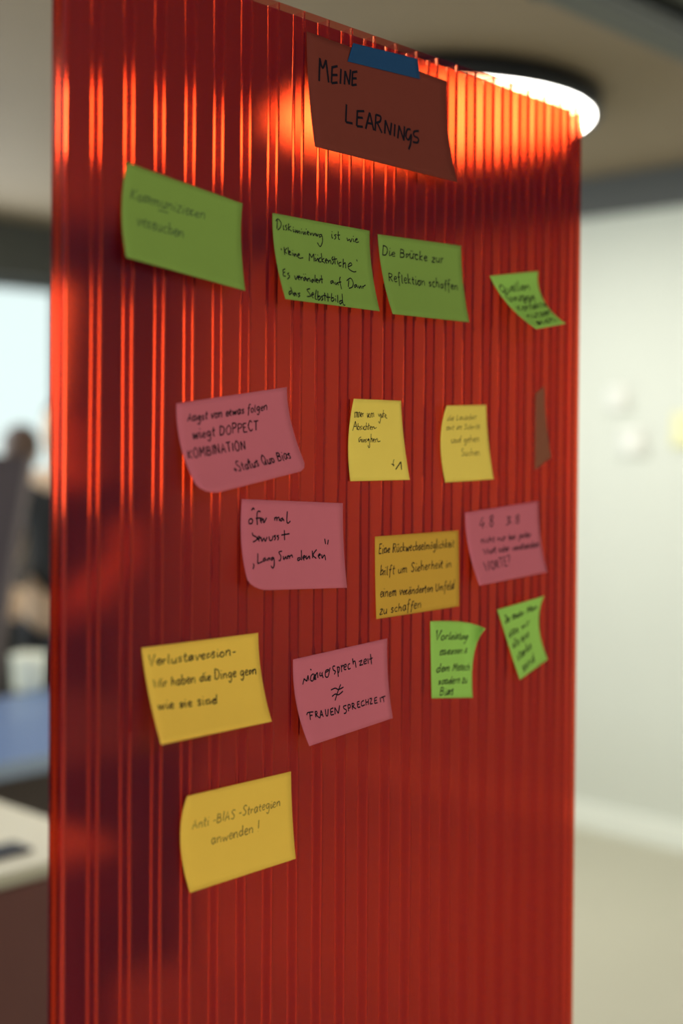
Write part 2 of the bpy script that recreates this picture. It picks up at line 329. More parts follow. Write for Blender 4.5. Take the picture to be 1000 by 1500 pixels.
gl('.', .35, '.15,0 .2,.06'); gl(',', .35, '.2,.1 .08,-.3'); gl('-', .7, '.1,.65 .6,.7'); gl('!', .5, '.3,1.9 .2,.5;.15,.05 .18,0'); gl('"', .5, '.1,1.9 .08,1.5;.35,1.9 .33,1.5'); gl('„', .5, '.1,.2 .02,-.3;.32,.2 .25,-.3')
gl('*', .8, '.1,.5 .7,.5;.4,.9 .4,.1;.15,.8 .65,.2'); gl('≠', 1.6, '.1,.7 1.3,.85;.1,.3 1.3,.45;1.0,1.4 .4,-.3'); gl('&', 1.0, '.8,.1 .3,1.1 .5,1.4 .6,1.1 .1,.4 .4,0 .85,.6')
gl('1', .6, '.05,1.2 .35,1.8 .35,0'); gl('3', .9, '.1,1.7 .7,1.6 .3,1 .8,.6 .1,.05'); gl('4', .9, '.5,1.8 .1,.6 .85,.7;.65,1.1 .6,0'); gl('8', .9, '.5,.95 .2,1.4 .5,1.8 .7,1.4 .2,.5 .5,0 .75,.5 .5,.95'); gl('?', .8, '.1,1.5 .5,1.85 .7,1.4 .35,.8 .35,.5;.33,.05 .36,0')
gl('→', 1.0, '.0,.5 .7,.5;.45,.8 .75,.5 .45,.2')

def smooth(pts, k=5):
    if len(pts) < 3: return pts
    P = [pts[0]] + pts + [pts[-1]]; out = []
    for i in range(1, len(P) - 2):
        a, b, c, d = P[i - 1:i + 3]
        for j in range(k):
            t = j / k
            out.append(tuple(.5 * (2 * b[m] + (c[m] - a[m]) * t + (2 * a[m] - 5 * b[m] + 4 * c[m] - d[m]) * t * t + (3 * b[m] - a[m] - 3 * c[m] + d[m]) * t ** 3) for m in (0, 1)))
    out.append(P[-2]); return out

def project(p):
    d = p - CAM; z = d.dot(f2); return PPU + FPX * d.dot(r3) / z, PPV - FPX * d.dot(u3) / z

OUT = Vector((0, -1, 0))
BASE = .0006
def unproj(u, v, lift):                      # point on the plane that lies `lift` in front of the sheet
    return hit(u, v, 1, PY - lift)

def make_note(name, label, cat, material, corners, lines=(), midL=None, midR=None, midT=None, ink='ink', pen=.0009, group=None, lifts=None, thick=.00025, extra=(), curl=1.9, base=BASE, rounded=()):
    """paper note: top edge stuck to the sheet, bottom curling towards the room; corners TL TR BR BL and
    edge mid points are measured positions, from which the true size, tilt and curl are solved"""
    TL, TR, BR, BL = corners
    lf = lifts or (None,) * 4
    pTL = unproj(*TL, lf[0] or base); pTR = unproj(*TR, lf[1] or base)
    ex = (pTR - pTL).normalized(); exf = Vector((ex.x, 0, ex.z)).normalized(); ed = Vector((exf.z, 0, -exf.x))
    def bottom(px, top, forced):
        if forced is not None: return unproj(*px, forced)
        d = ray(*px); # plane through `top` spanned by ed and OUT, normal exf
        t = (top - CAM).dot(exf) / d.dot(exf); q = CAM + d * t; l = (PY - q.y)
        if not base * 1.2 < l < .055:
            q = unproj(*px, min(.055, max(base * 1.2, l)))
        return q
    pBL = bottom(BL, pTL, lf[3]); pBR = bottom(BR, pTR, lf[2])
    def edge(a, b, mid, m=curl):
        """function of t from a (top) to b (bottom)"""
        if mid is None:
            def f(t):
                q = a.lerp(b, t); la, lb = PY - a.y, PY - b.y
                l = la + (lb - la) * max(0, t) ** m if lb >= la else lb + (la - lb) * max(0, 1 - t) ** m
                return Vector((q.x, PY - l, q.z))
            return f
        u, v = mid; tt = .5; la, lb = PY - a.y, PY - b.y
        l = la + (lb - la) * tt ** m if lb >= la else lb + (la - lb) * (1 - tt) ** m
        q = unproj(u, v, l)
        c = q * 2 - (a + b) * .5
        def f(t): 
            r = a * (1 - t) ** 2 + c * 2 * t * (1 - t) + b * t * t
            if PY - r.y < base: r.y = PY - base
            return r
        return f
    eL, eR = edge(pTL, pBL, midL), edge(pTR, pBR, midR)
    if midT is not None:
        q = unproj(*midT, base); cT = q * 2 - (pTL + pTR) * .5
        fT = lambda a: pTL * (1 - a) ** 2 + cT * 2 * a * (1 - a) + pTR * a * a
    else: fT = lambda a: pTL.lerp(pTR, a)
    def S(a, b):
        for ca, rr_ in rounded:            # worn, rounded bottom corners
            p = ((rr_ - a) if ca == 0 else (a - 1 + rr_)) / rr_; q = (b - 1 + rr_) / rr_
            if p > 0 and q > 0:
                p, q = p * math.sqrt(max(0, 1 - q * q / 2)), q * math.sqrt(max(0, 1 - p * p / 2))
                a = rr_ - p * rr_ if ca == 0 else 1 - rr_ + p * rr_; b = 1 - rr_ + q * rr_
        q = eL(b).lerp(eR(b), a) + (fT(a) - pTL.lerp(pTR, a)) * (1 - b)
        if PY - q.y < base: q.y = PY - base
        return q
    root = pTL.lerp(pTR, .5)
    W = (pTR - pTL).length; Hh = ((pBL - pTL).length + (pBR - pTR).length) / 2
    NU, NV = 16, 16; mb = MB(); front = []; back = []
    def nrm(a, b):
        e = .01; n = (S(min(1, a + e), b) - S(max(0, a - e), b)).cross(S(a, min(1, b + e)) - S(a, max(0, b - e))).normalized()
        return n if n.y < 0 else -n
    for j in range(NV + 1):
        for i in range(NU + 1):
            q = S(i / NU, j / NV) - root; n = nrm(i / NU, j / NV); front.append(q + n * thick * .5); back.append(q - n * thick * .5)
    n1 = NU + 1; tot = len(front)
    fs = [(j * n1 + i, (j + 1) * n1 + i, (j + 1) * n1 + i + 1, j * n1 + i + 1) for j in range(NV) for i in range(NU)]
    mb.add(front + back, fs + [tuple(tot + q for q in f[::-1]) for f in fs], True)
    rim = [i for i in range(n1)] + [j * n1 + NU for j in range(1, NV + 1)] + [NV * n1 + i for i in range(NU - 1, -1, -1)] + [j * n1 for j in range(NV - 1, 0, -1)]
    mb.f += [(rim[k], rim[(k + 1) % len(rim)], rim[(k + 1) % len(rim)] + tot, rim[k] + tot) for k in range(len(rim))]; mb.sm += [False] * len(rim)
    t = thing(name, label, cat, root, 0, group)
    mb.build('paper' if cat != 'tape' else 'strip', material, t)
    # pen strokes
    def inv(u, v):
        a, b = .5, .5
        for _ in range(12):
            p0 = project(S(a, b)); e = .01; pa = project(S(a + e, b)); pb = project(S(a, b + e))
            m11, m21 = (pa[0] - p0[0]) / e, (pa[1] - p0[1]) / e; m12, m22 = (pb[0] - p0[0]) / e, (pb[1] - p0[1]) / e
            du, dv = u - p0[0], v - p0[1]; det = m11 * m22 - m12 * m21
            a += (m22 * du - m12 * dv) / det; b += (m11 * dv - m21 * du) / det
            a = min(1, max(0, a)); b = min(1, max(0, b))
        return a, b
    if lines or extra:
        im = MB(); rr = random.Random(len(label))
        def ribbon(pts, wd):
            """pts in note coordinates (metres from top left)"""
            pts = [(min(W * .995, max(W * .005, x)), min(Hh * .995, max(Hh * .005, y))) for x, y in pts]
            L = []; R = []
            for i, (x, y) in enumerate(pts):
                x0, y0 = pts[max(0, i - 1)]; x1, y1 = pts[min(len(pts) - 1, i + 1)]
                dx, dy = x1 - x0, y1 - y0; l = math.hypot(dx, dy) or 1e-9; nx, ny = -dy / l * wd / 2, dx / l * wd / 2
                for lst, s in ((L, 1), (R, -1)):
                    a, b = min(1, max(0, (x + nx * s) / W)), min(1, max(0, (y + ny * s) / Hh))
                    lst.append(S(a, b) - root + nrm(a, b) * (thick * .5 + .00018))
            n = len(pts); im.add(L + R, [(i, i + 1, n + i + 1, n + i) for i in range(n - 1)])
        for ln in lines:
            text, p0, p1, xh = ln[:4]; wd = pen * (ln[4] if len(ln) > 4 else 1)
            a0, b0 = inv(*p0); a1, b1 = inv(*p1)
            x0, y0, x1, y1 = a0 * W, b0 * Hh, a1 * W, b1 * Hh
            total = sum(G[c][0] + .12 if c != ' ' else .7 for c in text)
            ln_ = math.hypot(x1 - x0, y1 - y0); sx = ln_ / total; cx, cy = (x1 - x0) / ln_, (y1 - y0) / ln_
            zdep = (root - CAM).dot(f2); sy = xh * zdep / FPX
            pen_x = 0; last = None
            for c in text:
                if c == ' ': pen_x += .7; last = None; continue
                wg, sts = G[c]; jy = rr.uniform(-.07, .07); js = rr.uniform(.88, 1.2); sl = .22 + rr.uniform(-.08, .08); cur = []
                for st in sts:
                    pts = []
                    for gx, gy in smooth(list(st)) if c not in 'AEFHILMNTVWZ-≠→K' else st:
                        lx = (pen_x + gx + gy * sl * .5) * sx; ly = (gy * js + jy) * sy
                        pts.append((x0 + cx * lx + cy * ly, y0 + cy * lx - cx * ly))
                    ribbon(pts, wd * rr.uniform(.85, 1.15)); cur.append(pts)
                low = c in 'abcdehiklmnoprstuvwxzäöü'
                if last is not None and c in 'abcdegimnopqrstuvwxyäöü' and rr.random() < .4: ribbon([last, ((last[0] + cur[0][0][0]) / 2, (last[1] + cur[0][0][1]) / 2 + .0002), cur[0][0]], wd * .8)
                last = cur[0][-1] if low else None
                pen_x += wg + .12
        for st in extra:
            ribbon(smooth([(ab[0] * W, ab[1] * Hh) for ab in (inv(*q) for q in st)], 4), pen)
        im.build('handwriting', M[ink], t)['kind'] = 'stuff'
    return t

def traced(ox, oy, sc, text):
    return [[(ox + float(q.split(',')[0]) / sc, oy + float(q.split(',')[1]) / sc) for q in st.split()] for st in text.replace('\n', ';').split(';') if st.strip()]
W_SPRECH = traced(425, 930, 6.25, """125,400 112,455;120,400 150,425;150,425 160,370;160,370 168,418
210,355 188,375 185,415 205,420 215,380;215,355 222,415;182,312 190,324
225,360 232,412;228,375 245,345 250,395;272,340 268,370 285,372 292,340;285,350 300,395
318,345 345,330 345,318 322,330 320,380 345,380 362,300;408,285 388,290 392,320 412,335 400,362
428,290 438,384;428,295 448,300 442,340 432,345;465,275 468,340;466,300 478,280 488,285
492,295 508,290 508,270 492,278 492,315 512,315;545,262 528,275 530,312 550,305
568,215 575,270;572,255 590,240 600,300;625,245 655,230;655,230 632,280;632,280 665,270
672,250 695,235 688,220 672,235 675,265 698,258;708,215 712,265;732,175 742,270;720,225 752,210
370,505 410,488 440,500 485,478;380,565 410,542 440,548 480,515;460,452 430,530 408,602
175,705 182,780;148,735 160,712 210,705;175,740 202,735;225,700 232,755;222,705 240,702 242,722 228,728;228,728 268,762
270,762 280,690;280,690 300,752;272,735 296,730;318,680 325,735 340,738 345,678
365,680 370,735;365,680 392,668;368,708 390,700;370,735 398,728;408,728 405,665;405,665 438,720;438,720 450,645
512,645 485,655 490,675 512,690 505,715 488,720;525,640 532,700;525,640 545,640 545,665 530,672
562,625 568,685;562,628 580,630 578,648 566,655;566,655 600,678;610,615 615,665;610,615 632,608;612,638 630,632;615,665 640,660
672,600 650,615 652,650 680,640;688,590 692,645;712,585 712,640;690,618 712,612;722,585 745,580;745,580 728,635;728,635 752,628
768,580 770,628;768,580 792,570;768,602 790,598;770,628 798,620;820,572 825,618;828,575 868,560;848,568 855,615""")
W_DISK = traced(395, 305, 6.06, """65,105 62,185;50,115 70,95 98,130 92,170 68,195;118,150 120,190 128,188;150,150 135,158 150,180 138,198
165,135 162,200;185,160 165,180 192,205;205,185 208,210 218,208;207,166 208,174;222,190 228,218 240,195 245,222 258,200 265,228
275,205 280,230;278,183 280,190;290,205 300,235 310,210 318,238;320,183 322,190;330,222 345,215 335,205 328,225 345,240
355,215 360,240 372,218;380,220 385,245 400,222 408,248;412,225 418,250 430,228;462,235 440,235 440,260 462,245 465,300 445,342 420,305
548,228 550,262 560,265;550,206 551,214;590,235 572,240 585,258 572,278;605,205 608,272 620,275;595,240 622,238
682,262 690,290 705,275 715,300 728,268;738,270 742,295 750,295;738,246 740,254;758,285 775,278 768,268 755,290 770,305 788,298
98,356 102,374;125,345 130,415;150,355 132,380 150,405;160,345 165,415;172,395 182,390 172,380 170,410 190,415;198,395 203,422;200,373 202,380
212,400 215,428 228,405 238,432;245,420 262,415 255,402 245,425 262,445 295,440
350,400 348,470;350,402 370,440;370,440 388,405;388,405 392,475;400,440 405,470 425,445 428,478;402,408 404,416;422,413 424,421
452,440 435,450 438,478 455,475;455,400 462,480;480,445 462,465 488,490;492,470 508,462 498,450 490,475 508,490
515,460 520,490;520,475 535,462 542,495;560,430 548,450 565,475 550,500;572,430 578,500;555,455 595,450;598,465 602,500
632,480 612,488 615,515 632,510;650,450 648,530;650,500 668,485 672,535;695,520 725,505 715,485 695,505 700,540 740,565 765,562;768,456 775,474
135,540 115,550 118,570 135,568;118,572 118,600 140,605;170,575 155,585 175,605 155,632;218,598 228,635 245,600
250,620 265,612 258,600 248,622 262,640;272,608 276,640;276,622 290,610;318,612 298,625 302,645 320,622 325,648;298,583 300,590;314,583 316,590
332,622 335,652;335,635 350,622 358,655;385,630 368,645 375,660 390,635;400,592 398,660;408,645 425,640 415,628 408,650 425,665
432,635 438,665;438,645 448,638;455,595 462,668;440,630 470,632;562,645 540,650 542,670 562,655 570,675;578,655 585,680 600,660 605,685
625,610 618,640 635,720;605,660 632,655;700,640 695,700;680,645 715,622 738,660 730,700 700,712;770,680 750,685 752,705 770,690 778,710
785,688 792,712 805,690 812,715;820,690 825,715;825,698 848,682;190,735 170,745 172,770 192,750;182,700 205,770
225,750 210,760 215,780 230,755 238,785;268,755 248,760 265,775 250,790;355,715 328,725 345,750 360,780 328,785
368,775 388,765 380,750 368,775 385,800;412,725 400,800 415,810;425,735 425,815 448,800 440,780 425,790;470,780 455,788 470,805 455,822
485,750 488,825;470,775 500,778;512,755 515,830;498,790 535,792;548,755 545,825 568,815 562,795 548,800;580,800 585,830;582,778 583,786
600,770 602,840;640,820 618,828 622,852 645,830;640,760 648,850 668,862""")
W_OFT = traced(350, 725, 6.25, """105,215 88,235 92,262 115,260 122,230 105,215;112,142 128,120 138,135;195,155 172,150 162,180 165,275;150,215 195,210
195,235 212,228 205,212 192,230 205,258;222,215 225,255 250,208;322,205 325,235;325,215 340,205 345,238;345,215 362,205 368,240
400,210 378,222 382,240 402,222 408,242;440,150 435,240 448,258 468,238;120,345 125,370 155,385 160,410 125,432
170,405 190,395 180,380 168,400 185,425;198,385 208,425 225,395 238,425 255,385;272,380 278,415 300,412 308,375
335,372 318,378 332,395 320,415;362,370 345,378 360,392 350,415;412,322 415,415;385,368 460,355;782,402 790,450;815,410 808,455
125,630 135,645 125,680;170,535 168,630;168,630 215,610;240,575 220,590 225,610 242,590 250,605;258,580 262,605;262,590 275,575 280,600
312,570 292,580 298,600 315,575 320,640 305,672 290,648;392,515 362,525 380,560 375,600 360,600;402,560 408,592 425,565 430,590
440,555 442,588;442,570 455,555 460,585;460,568 480,550 488,575;560,575 535,580 538,602 562,585;568,505 570,600
582,580 602,570 595,555 582,575 595,600;612,555 615,588 640,560 645,588;668,510 672,580;708,500 675,550 705,582
722,560 742,550 735,540 722,560 738,585;755,545 758,580 780,550 790,598""")
W_IMMER = traced(505, 580, 10, """138,235 143,320;150,250 160,235 165,315;168,250 178,235 185,315;190,240 195,315;200,250 212,238 218,310
225,280 245,270 235,245 225,280 245,310;255,250 260,300;258,262 270,250;325,250 330,320 345,260;355,250 345,300 360,315;375,260 372,318;375,265 390,250 395,315
398,265 415,250 420,310;485,260 500,300 515,260 520,330 505,400 490,370;530,270 535,320 550,280;560,205 555,320;540,265 580,255
580,300 600,290 590,270 580,305 615,330;110,510 150,370;150,370 175,495;125,450 170,440;190,400 185,490 210,480 205,445 188,450
245,440 222,455 240,480 222,495;262,445 262,495;295,440 275,460 280,495 300,490;310,390 305,500;310,450 325,445 330,495
345,400 345,495;335,440 360,435;365,470 385,460 375,445 365,475 385,495;400,450 400,495;400,465 420,450 430,480 460,460
235,600 205,620 205,675 235,630 240,680;255,630 260,680 280,635 285,680;315,630 295,645 310,665 295,680
345,625 330,640 335,660 350,630 360,740 345,755 335,720;380,555 375,680;378,640 395,620 400,680;410,650 430,645 420,625 410,655 430,680
445,630 445,680;445,645 470,625 480,670 515,660;715,930 700,1010 720,1025;675,1000 720,1010;738,1076 813,963;742,1080 817,967;815,965 825,1080;819,965 829,1080""")
make_note('heading_card', 'russet brown heading card reading MEINE LEARNINGS, taped at the top edge', 'card', M['brown'],
          [(449, 46), (654, 119), (670, 267), (461, 215)], midL=(452, 130), midR=(656, 192), pen=.0023, curl=1.6, base=.0010,
          extra=[[(468, 85), (467, 119)], [(468, 86), (472, 100), (477, 88)], [(477, 88), (481, 121)],
                 [(486, 98), (485, 122)], [(485, 99), (494, 97)], [(486, 110), (494, 110)], [(485, 122), (494, 121)],
                 [(499, 101), (498, 123)], [(504, 124), (505, 104)], [(505, 104), (511, 124)], [(511, 124), (513, 102)],
                 [(516, 105), (515, 126)], [(516, 106), (523, 105)], [(516, 115), (522, 115)], [(515, 125), (522, 124)],
                 [(507, 153), (506, 179)], [(506, 179), (516, 181)],
                 [(523, 162), (522, 185)], [(523, 163), (533, 163)], [(523, 172), (531, 173)], [(522, 185), (531, 186)],
                 [(535, 189), (541, 165)], [(541, 165), (547, 191)], [(537, 180), (546, 182)],
                 [(550, 168), (549, 192)], [(550, 168), (557, 171), (556, 178), (550, 180)], [(552, 180), (559, 195)],
                 [(563, 196), (564, 176)], [(564, 176), (571, 198)], [(571, 198), (573, 180)], [(578, 182), (577, 200)],
                 [(582, 203), (584, 184)], [(584, 184), (591, 206)], [(591, 206), (592, 185)],
                 [(601, 190), (596, 190), (594, 200), (598, 205), (602, 197), (601, 210), (598, 219)],
                 [(613, 192), (606, 193), (606, 199), (612, 203), (611, 209), (604, 208)]])
make_note('masking_tape', 'short strip of blue masking tape holding the brown heading card', 'tape', M['tape'],
          [(517, 63), (611, 86), (615, 116), (509, 90)], lifts=(.0023, .0023, .0025, .0025), thick=.0002)
make_note('sticky_note', 'blurred wide green note at the upper left of the red sheet', 'note', M['green'],
          [(186, 238), (355, 298), (359, 426), (185, 377)], [('Kommunizieren', (190, 291), (301, 322), 9), ('versuchen', (200, 330), (270, 349), 9)],
          midL=(178, 306), midR=(353, 355), ink='ink_grey', pen=.0009, extra=[[(231, 308), (239, 310), (246, 312)]])
make_note('sticky_note', 'green note with four lines ending in Selbstbild', 'note', M['green'],
          [(399, 312), (541, 338), (556, 456), (418, 438)],
          (),
          midL=(403, 372), midR=(544, 392), pen=.00105, extra=W_DISK)
make_note('sticky_note', 'green note with two written lines right of the four-line green note', 'note', M['green'],
          [(553, 343), (675, 360), (687, 472), (575, 460)], [('Die Brücke zur', (559, 373), (650, 386), 7), ('Reflektion schaffen', (569, 412), (671, 425), 7)],
          midL=(560, 402), midR=(678, 415), pen=.0011)
make_note('sticky_note', 'green note bending strongly outward near the upper right corner', 'note', M['green2'],
          [(717, 404), (788, 397), (828, 474), (785, 482)], [('Quellen', (733, 429), (777, 424), 8), ('Gruppe', (744, 442), (785, 439), 7), ('Kontakte', (760, 456), (802, 449), 6), ('nutzen', (774, 467), (812, 459), 6), ('sich', (787, 476), (815, 470), 5)],
          midL=(744, 446), midR=(795, 438), pen=.0015, lifts=(None, None, .045, .045))
make_note('sticky_note', 'tilted pink note reading DOPPELT and Status Quo Bias', 'note', M['pink'],
          [(258, 591), (420, 567), (450, 688), (297, 727)], [('Angst von etwas folgen', (274, 618), (392, 600), 6.5), ('wiegt DOPPECT', (282, 643), (379, 630), 7.5), ('KOMBINATION', (275, 672), (361, 658), 7), ('*Status Quo Bias', (343, 692), (427, 671), 7)],
          midL=(267, 662), midR=(427, 622), pen=.0011, rounded=((0, .16), (1, .08)))
make_note('sticky_note', 'small pale yellow note with three thin lines and a pen mark at lower right', 'note', M['pale'],
          [(518, 584), (587, 587), (600, 703), (513, 705)], (),
          midL=(510, 645), midR=(591, 641), pen=.0007, extra=W_IMMER, lifts=(.006, .001, .012, .002))
make_note('sticky_note', 'small pale yellow note in faint pen, beside the narrow brown strip', 'note', M['pale'],
          [(654, 594), (712, 593), (723, 702), (652, 707)], [('die Lauscher', (654, 616), (698, 614), 4.5), ('mit im Schritt', (653, 630), (703, 628), 4.5), ('und gehen', (660, 649), (702, 647), 5), ('Suchen', (675, 668), (703, 667), 5)],
          midL=(645, 646), midR=(715, 646), ink='ink_soft', pen=.0006, lifts=(.006, .001, .01, .002))
make_note('sticky_note', 'pink note reading bewusst and langsam denken', 'note', M['pink'],
          [(354, 731), (502, 737), (508, 861), (367, 865)], (),
          midL=(354, 803), midR=(503, 797), pen=.00125, rounded=((0, .16),), extra=W_OFT)
make_note('sticky_note', 'orange yellow note with four dense lines ending in schaffen', 'note', M['orange'],
          [(549, 786), (671, 777), (672, 888), (551, 907)], [('Eine Rückwechselmöglichkeit', (554, 811), (665, 801), 6.5), ('hilft um Sicherheit in', (556, 843), (661, 830), 6.5), ('einem veränderten Umfeld', (556, 875), (665, 863), 6.5), ('zu schaffen', (555, 900), (617, 890), 6.5)],
          midR=(672, 832), pen=.00095)
make_note('sticky_note', 'blurred pink note at the right with numbers in its top line', 'note', M['pink'],
          [(681, 751), (788, 734), (801, 838), (702, 858)], [('4:8'.replace(':', '.'), (701, 775), (724, 770), 8), ('3.8', (740, 770), (762, 766), 7), ('nicht nur bei jeder', (704, 796), (778, 786), 4.5), ('Wort oder verstanden', (708, 812), (790, 801), 5), ('WORTE?', (710, 837), (749, 827), 6.5)],
          midL=(686, 803), midR=(791, 786), pen=.0011)
make_note('sticky_note', 'yellow note reading Verlustaversion at the lower left', 'note', M['yellow'],
          [(207, 949), (378, 927), (398, 1057), (236, 1091)], [('Verlustaversion-', (217, 976), (346, 959), 7.5), ('Wir haben die Dinge gern', (224, 1008), (376, 987), 7), ('wie sie sind', (231, 1040), (319, 1030), 7)],
          midL=(218, 1019), midR=(383, 991), pen=.00105)
make_note('sticky_note', 'pink note with a not-equal sign between two written words', 'note', M['pink'],
          [(429, 966), (567, 935), (575, 1052), (453, 1093)], (),
          midL=(434, 1031), midR=(568, 993), pen=.00125, extra=W_SPRECH)
make_note('sticky_note', 'light green note with its top right corner curling, five short lines', 'note', M['green2'],
          [(630, 910), (711, 921), (692, 1022), (632, 1023)], [('Vorleistung', (636, 938), (684, 937), 7), ('messen &', (643, 960), (684, 957), 6), ('dem Mensch', (638, 985), (688, 982), 6), ('sondern zu', (641, 1003), (684, 1000), 5), ('Bias', (643, 1019), (664, 1017), 6)],
          midR=(694, 958), midT=(678, 911), pen=.001, lifts=(.0015, .022, .001, .001))
make_note('sticky_note', 'light green note tilted steeply near the right edge, below the blurred pink note', 'note', M['green2'],
          [(728, 893), (797, 873), (802, 966), (761, 996)], [('Je mehr Man', (739, 913), (786, 892), 6), ('das wir', (745, 934), (776, 914), 6), ('alle eine', (751, 950), (775, 932), 6), ('starke', (758, 968), (779, 949), 6), ('sind', (766, 984), (784, 966), 6)],
          midL=(744, 944), midR=(789, 915), pen=.0013, lifts=(.001, .014, .008, .008))
make_note('sticky_note', 'yellow note in faint pen ending with an exclamation mark, lowest on the sheet', 'note', M['yellow'],
          [(274, 1166), (426, 1130), (433, 1258), (278, 1308)], [('Anti -BIAS -Strategien', (281, 1215), (411, 1180), 7), ('anwenden !', (309, 1237), (381, 1217), 7.5)],
          midL=(264, 1231), midR=(428, 1196), ink='ink_soft', pen=.0008, lifts=(.003, .001, .010, .004))
make_note('paper_strip', 'narrow brown paper strip stuck near the right edge of the sheet', 'strip', M['strip'],
          [(784, 576), (797, 565), (807, 670), (783, 689)], midR=(800, 620))

# ------------------------------------------------------------------ furniture glimpsed at the left
TZ = .75
c = hit(178, 1233, 2, TZ)
sb = thing('sideboard', 'dark red brown sideboard with a cream top at lower left', 'sideboard', (c.x, c.y, 0))
MB().box(-1.8, 0, 0, .74, TZ - .03, TZ).build('top', M['counter'], sb, bevel=.003)
MB().box(-1.78, -.02, .02, .72, .06, TZ - .03).build('body', M['cabinet'], sb)
MB().box(-1.76, -.04, .05, .70, 0, .06).build('plinth', M['black'], sb)
for i in range(3):
    d = MB().box(-1.775 + i * .588, -1.775 + i * .588 + .58, .002, .02, .07, TZ - .035).build('door', M['cabinet'], sb, bevel=.002)
    MB().box(-1.775 + i * .588 + .53, -1.775 + i * .588 + .545, -.02, .002, .45, .6).build('handle', M['black'], d)
c = hit(4, 1251, 2, TZ)
ph = thing('phone', 'dark blue phone lying on the cream sideboard top', 'phone', (c.x, c.y, TZ), 0)
MB().box(-.10, .05, -.035, .035, .0005, .011).build('case', M['phone'], ph, bevel=.003); MB().box(-.095, .045, -.031, .031, .011, .0115).build('screen', M['black'], ph)

a = hit(35, 1112, 2, TZ)
dk = thing('desk', 'blue grey desk with pale edge beyond the sideboard', 'desk', (a.x, a.y, 0))
MB().box(-1.2, .7, .004, .80, TZ - .04, TZ).build('desktop', M['blue'], dk)
MB().box(-1.2, .7, 0, .004, TZ - .045, TZ).build('edge_band', M['blue_edge'], dk)
MB().box(-1.15, .65, .06, .08, .06, TZ - .04).build('front_panel', M['desk_dark'], dk)
for x in (-1.15, .60):
    for y in (.08, .72): MB().box(x, x + .05, y, y + .05, 0, TZ - .04).build('leg', M['black'], dk)
c = hit(42, 1012, 2, TZ)
pt = thing('pot', 'cream pot standing on the blue grey desk', 'pot', (c.x, c.y, TZ))
MB().lathe([(0, .001), (.045, .001), (.055, .02), (.060, .11), (.063, .125), (.058, .127), (.054, .11), (.048, .02), (0, .012)], n=32).build('body', M['mug'], pt)

# dark board standing at the far left
b0 = at_depth(50, 667, 4.75); bb = thing('pinboard', 'dark felt pinboard leaning at the left edge of the view', 'board', (b0.x, b0.y, 0))
rv = Vector((rgt.x, rgt.y, 0)); tilt = math.radians(9.3)
ax = rv * math.cos(tilt) + up * 0; 
def bpt(s, t, dpt):   # s to the left along the top, t down the leaning side
    q = Vector((0, 0, b0.z)) - rv * s * math.cos(.02) - (up * math.cos(tilt) + rv * math.sin(tilt)) * t + fwd * dpt
    return q
def slab(s0, s1, t0, t1, d0, d1, name, m, par):
    vs = [bpt(s, t, d) for d in (d0, d1) for t in (t0, t1) for s in (s0, s1)]
    return MB().add(vs, [(0, 2, 3, 1), (4, 5, 7, 6), (0, 1, 5, 4), (2, 6, 7, 3), (0, 4, 6, 2), (1, 3, 7, 5)]).build(name, m, par)
BLEN = 1.3
slab(.02, .62, .012, BLEN, .002, .02, 'felt', M['board'], bb)
slab(0, .02, 0, BLEN, -.003, .025, 'frame', M['board_edge'], bb); slab(.62, .64, 0, BLEN, -.003, .025, 'frame', M['board_edge'], bb)
slab(.02, .62, 0, .012, -.003, .025, 'frame', M['board'], bb); slab(.02, .62, BLEN - .015, BLEN, -.003, .025, 'frame', M['board'], bb)
for s in (.08, .52):
    vs0 = bpt(s, BLEN - .02, .01); w_ = .02
    MB().box(vs0.x - w_, vs0.x + w_, vs0.y - w_, vs0.y + w_, 0, vs0.z + .01).build('leg', M['black'], bb)

# ------------------------------------------------------------------ people behind the desk
def skin_mesh(name, joints, edges, m, parent, sub=2, root=0):
    me = bpy.data.meshes.new(name); me.from_pydata([j[:3] for j in joints], edges, []); me.materials.append(m)
    o = bpy.data.objects.new(name, me); SC.collection.objects.link(o); o.parent = parent
    o.modifiers.new('skin', 'SKIN'); 
    me.skin_vertices.new() if not me.skin_vertices else None
    for i, j in enumerate(joints):
        r = j[3]; me.skin_vertices[0].data[i].radius = (r if isinstance(r, tuple) else (r, r)); me.skin_vertices[0].data[i].use_root = (i == root)
    s = o.modifiers.new('sub', 'SUBSURF'); s.levels = sub; s.render_levels = sub; o.modifiers['skin'].use_smooth_shade = True
    return o

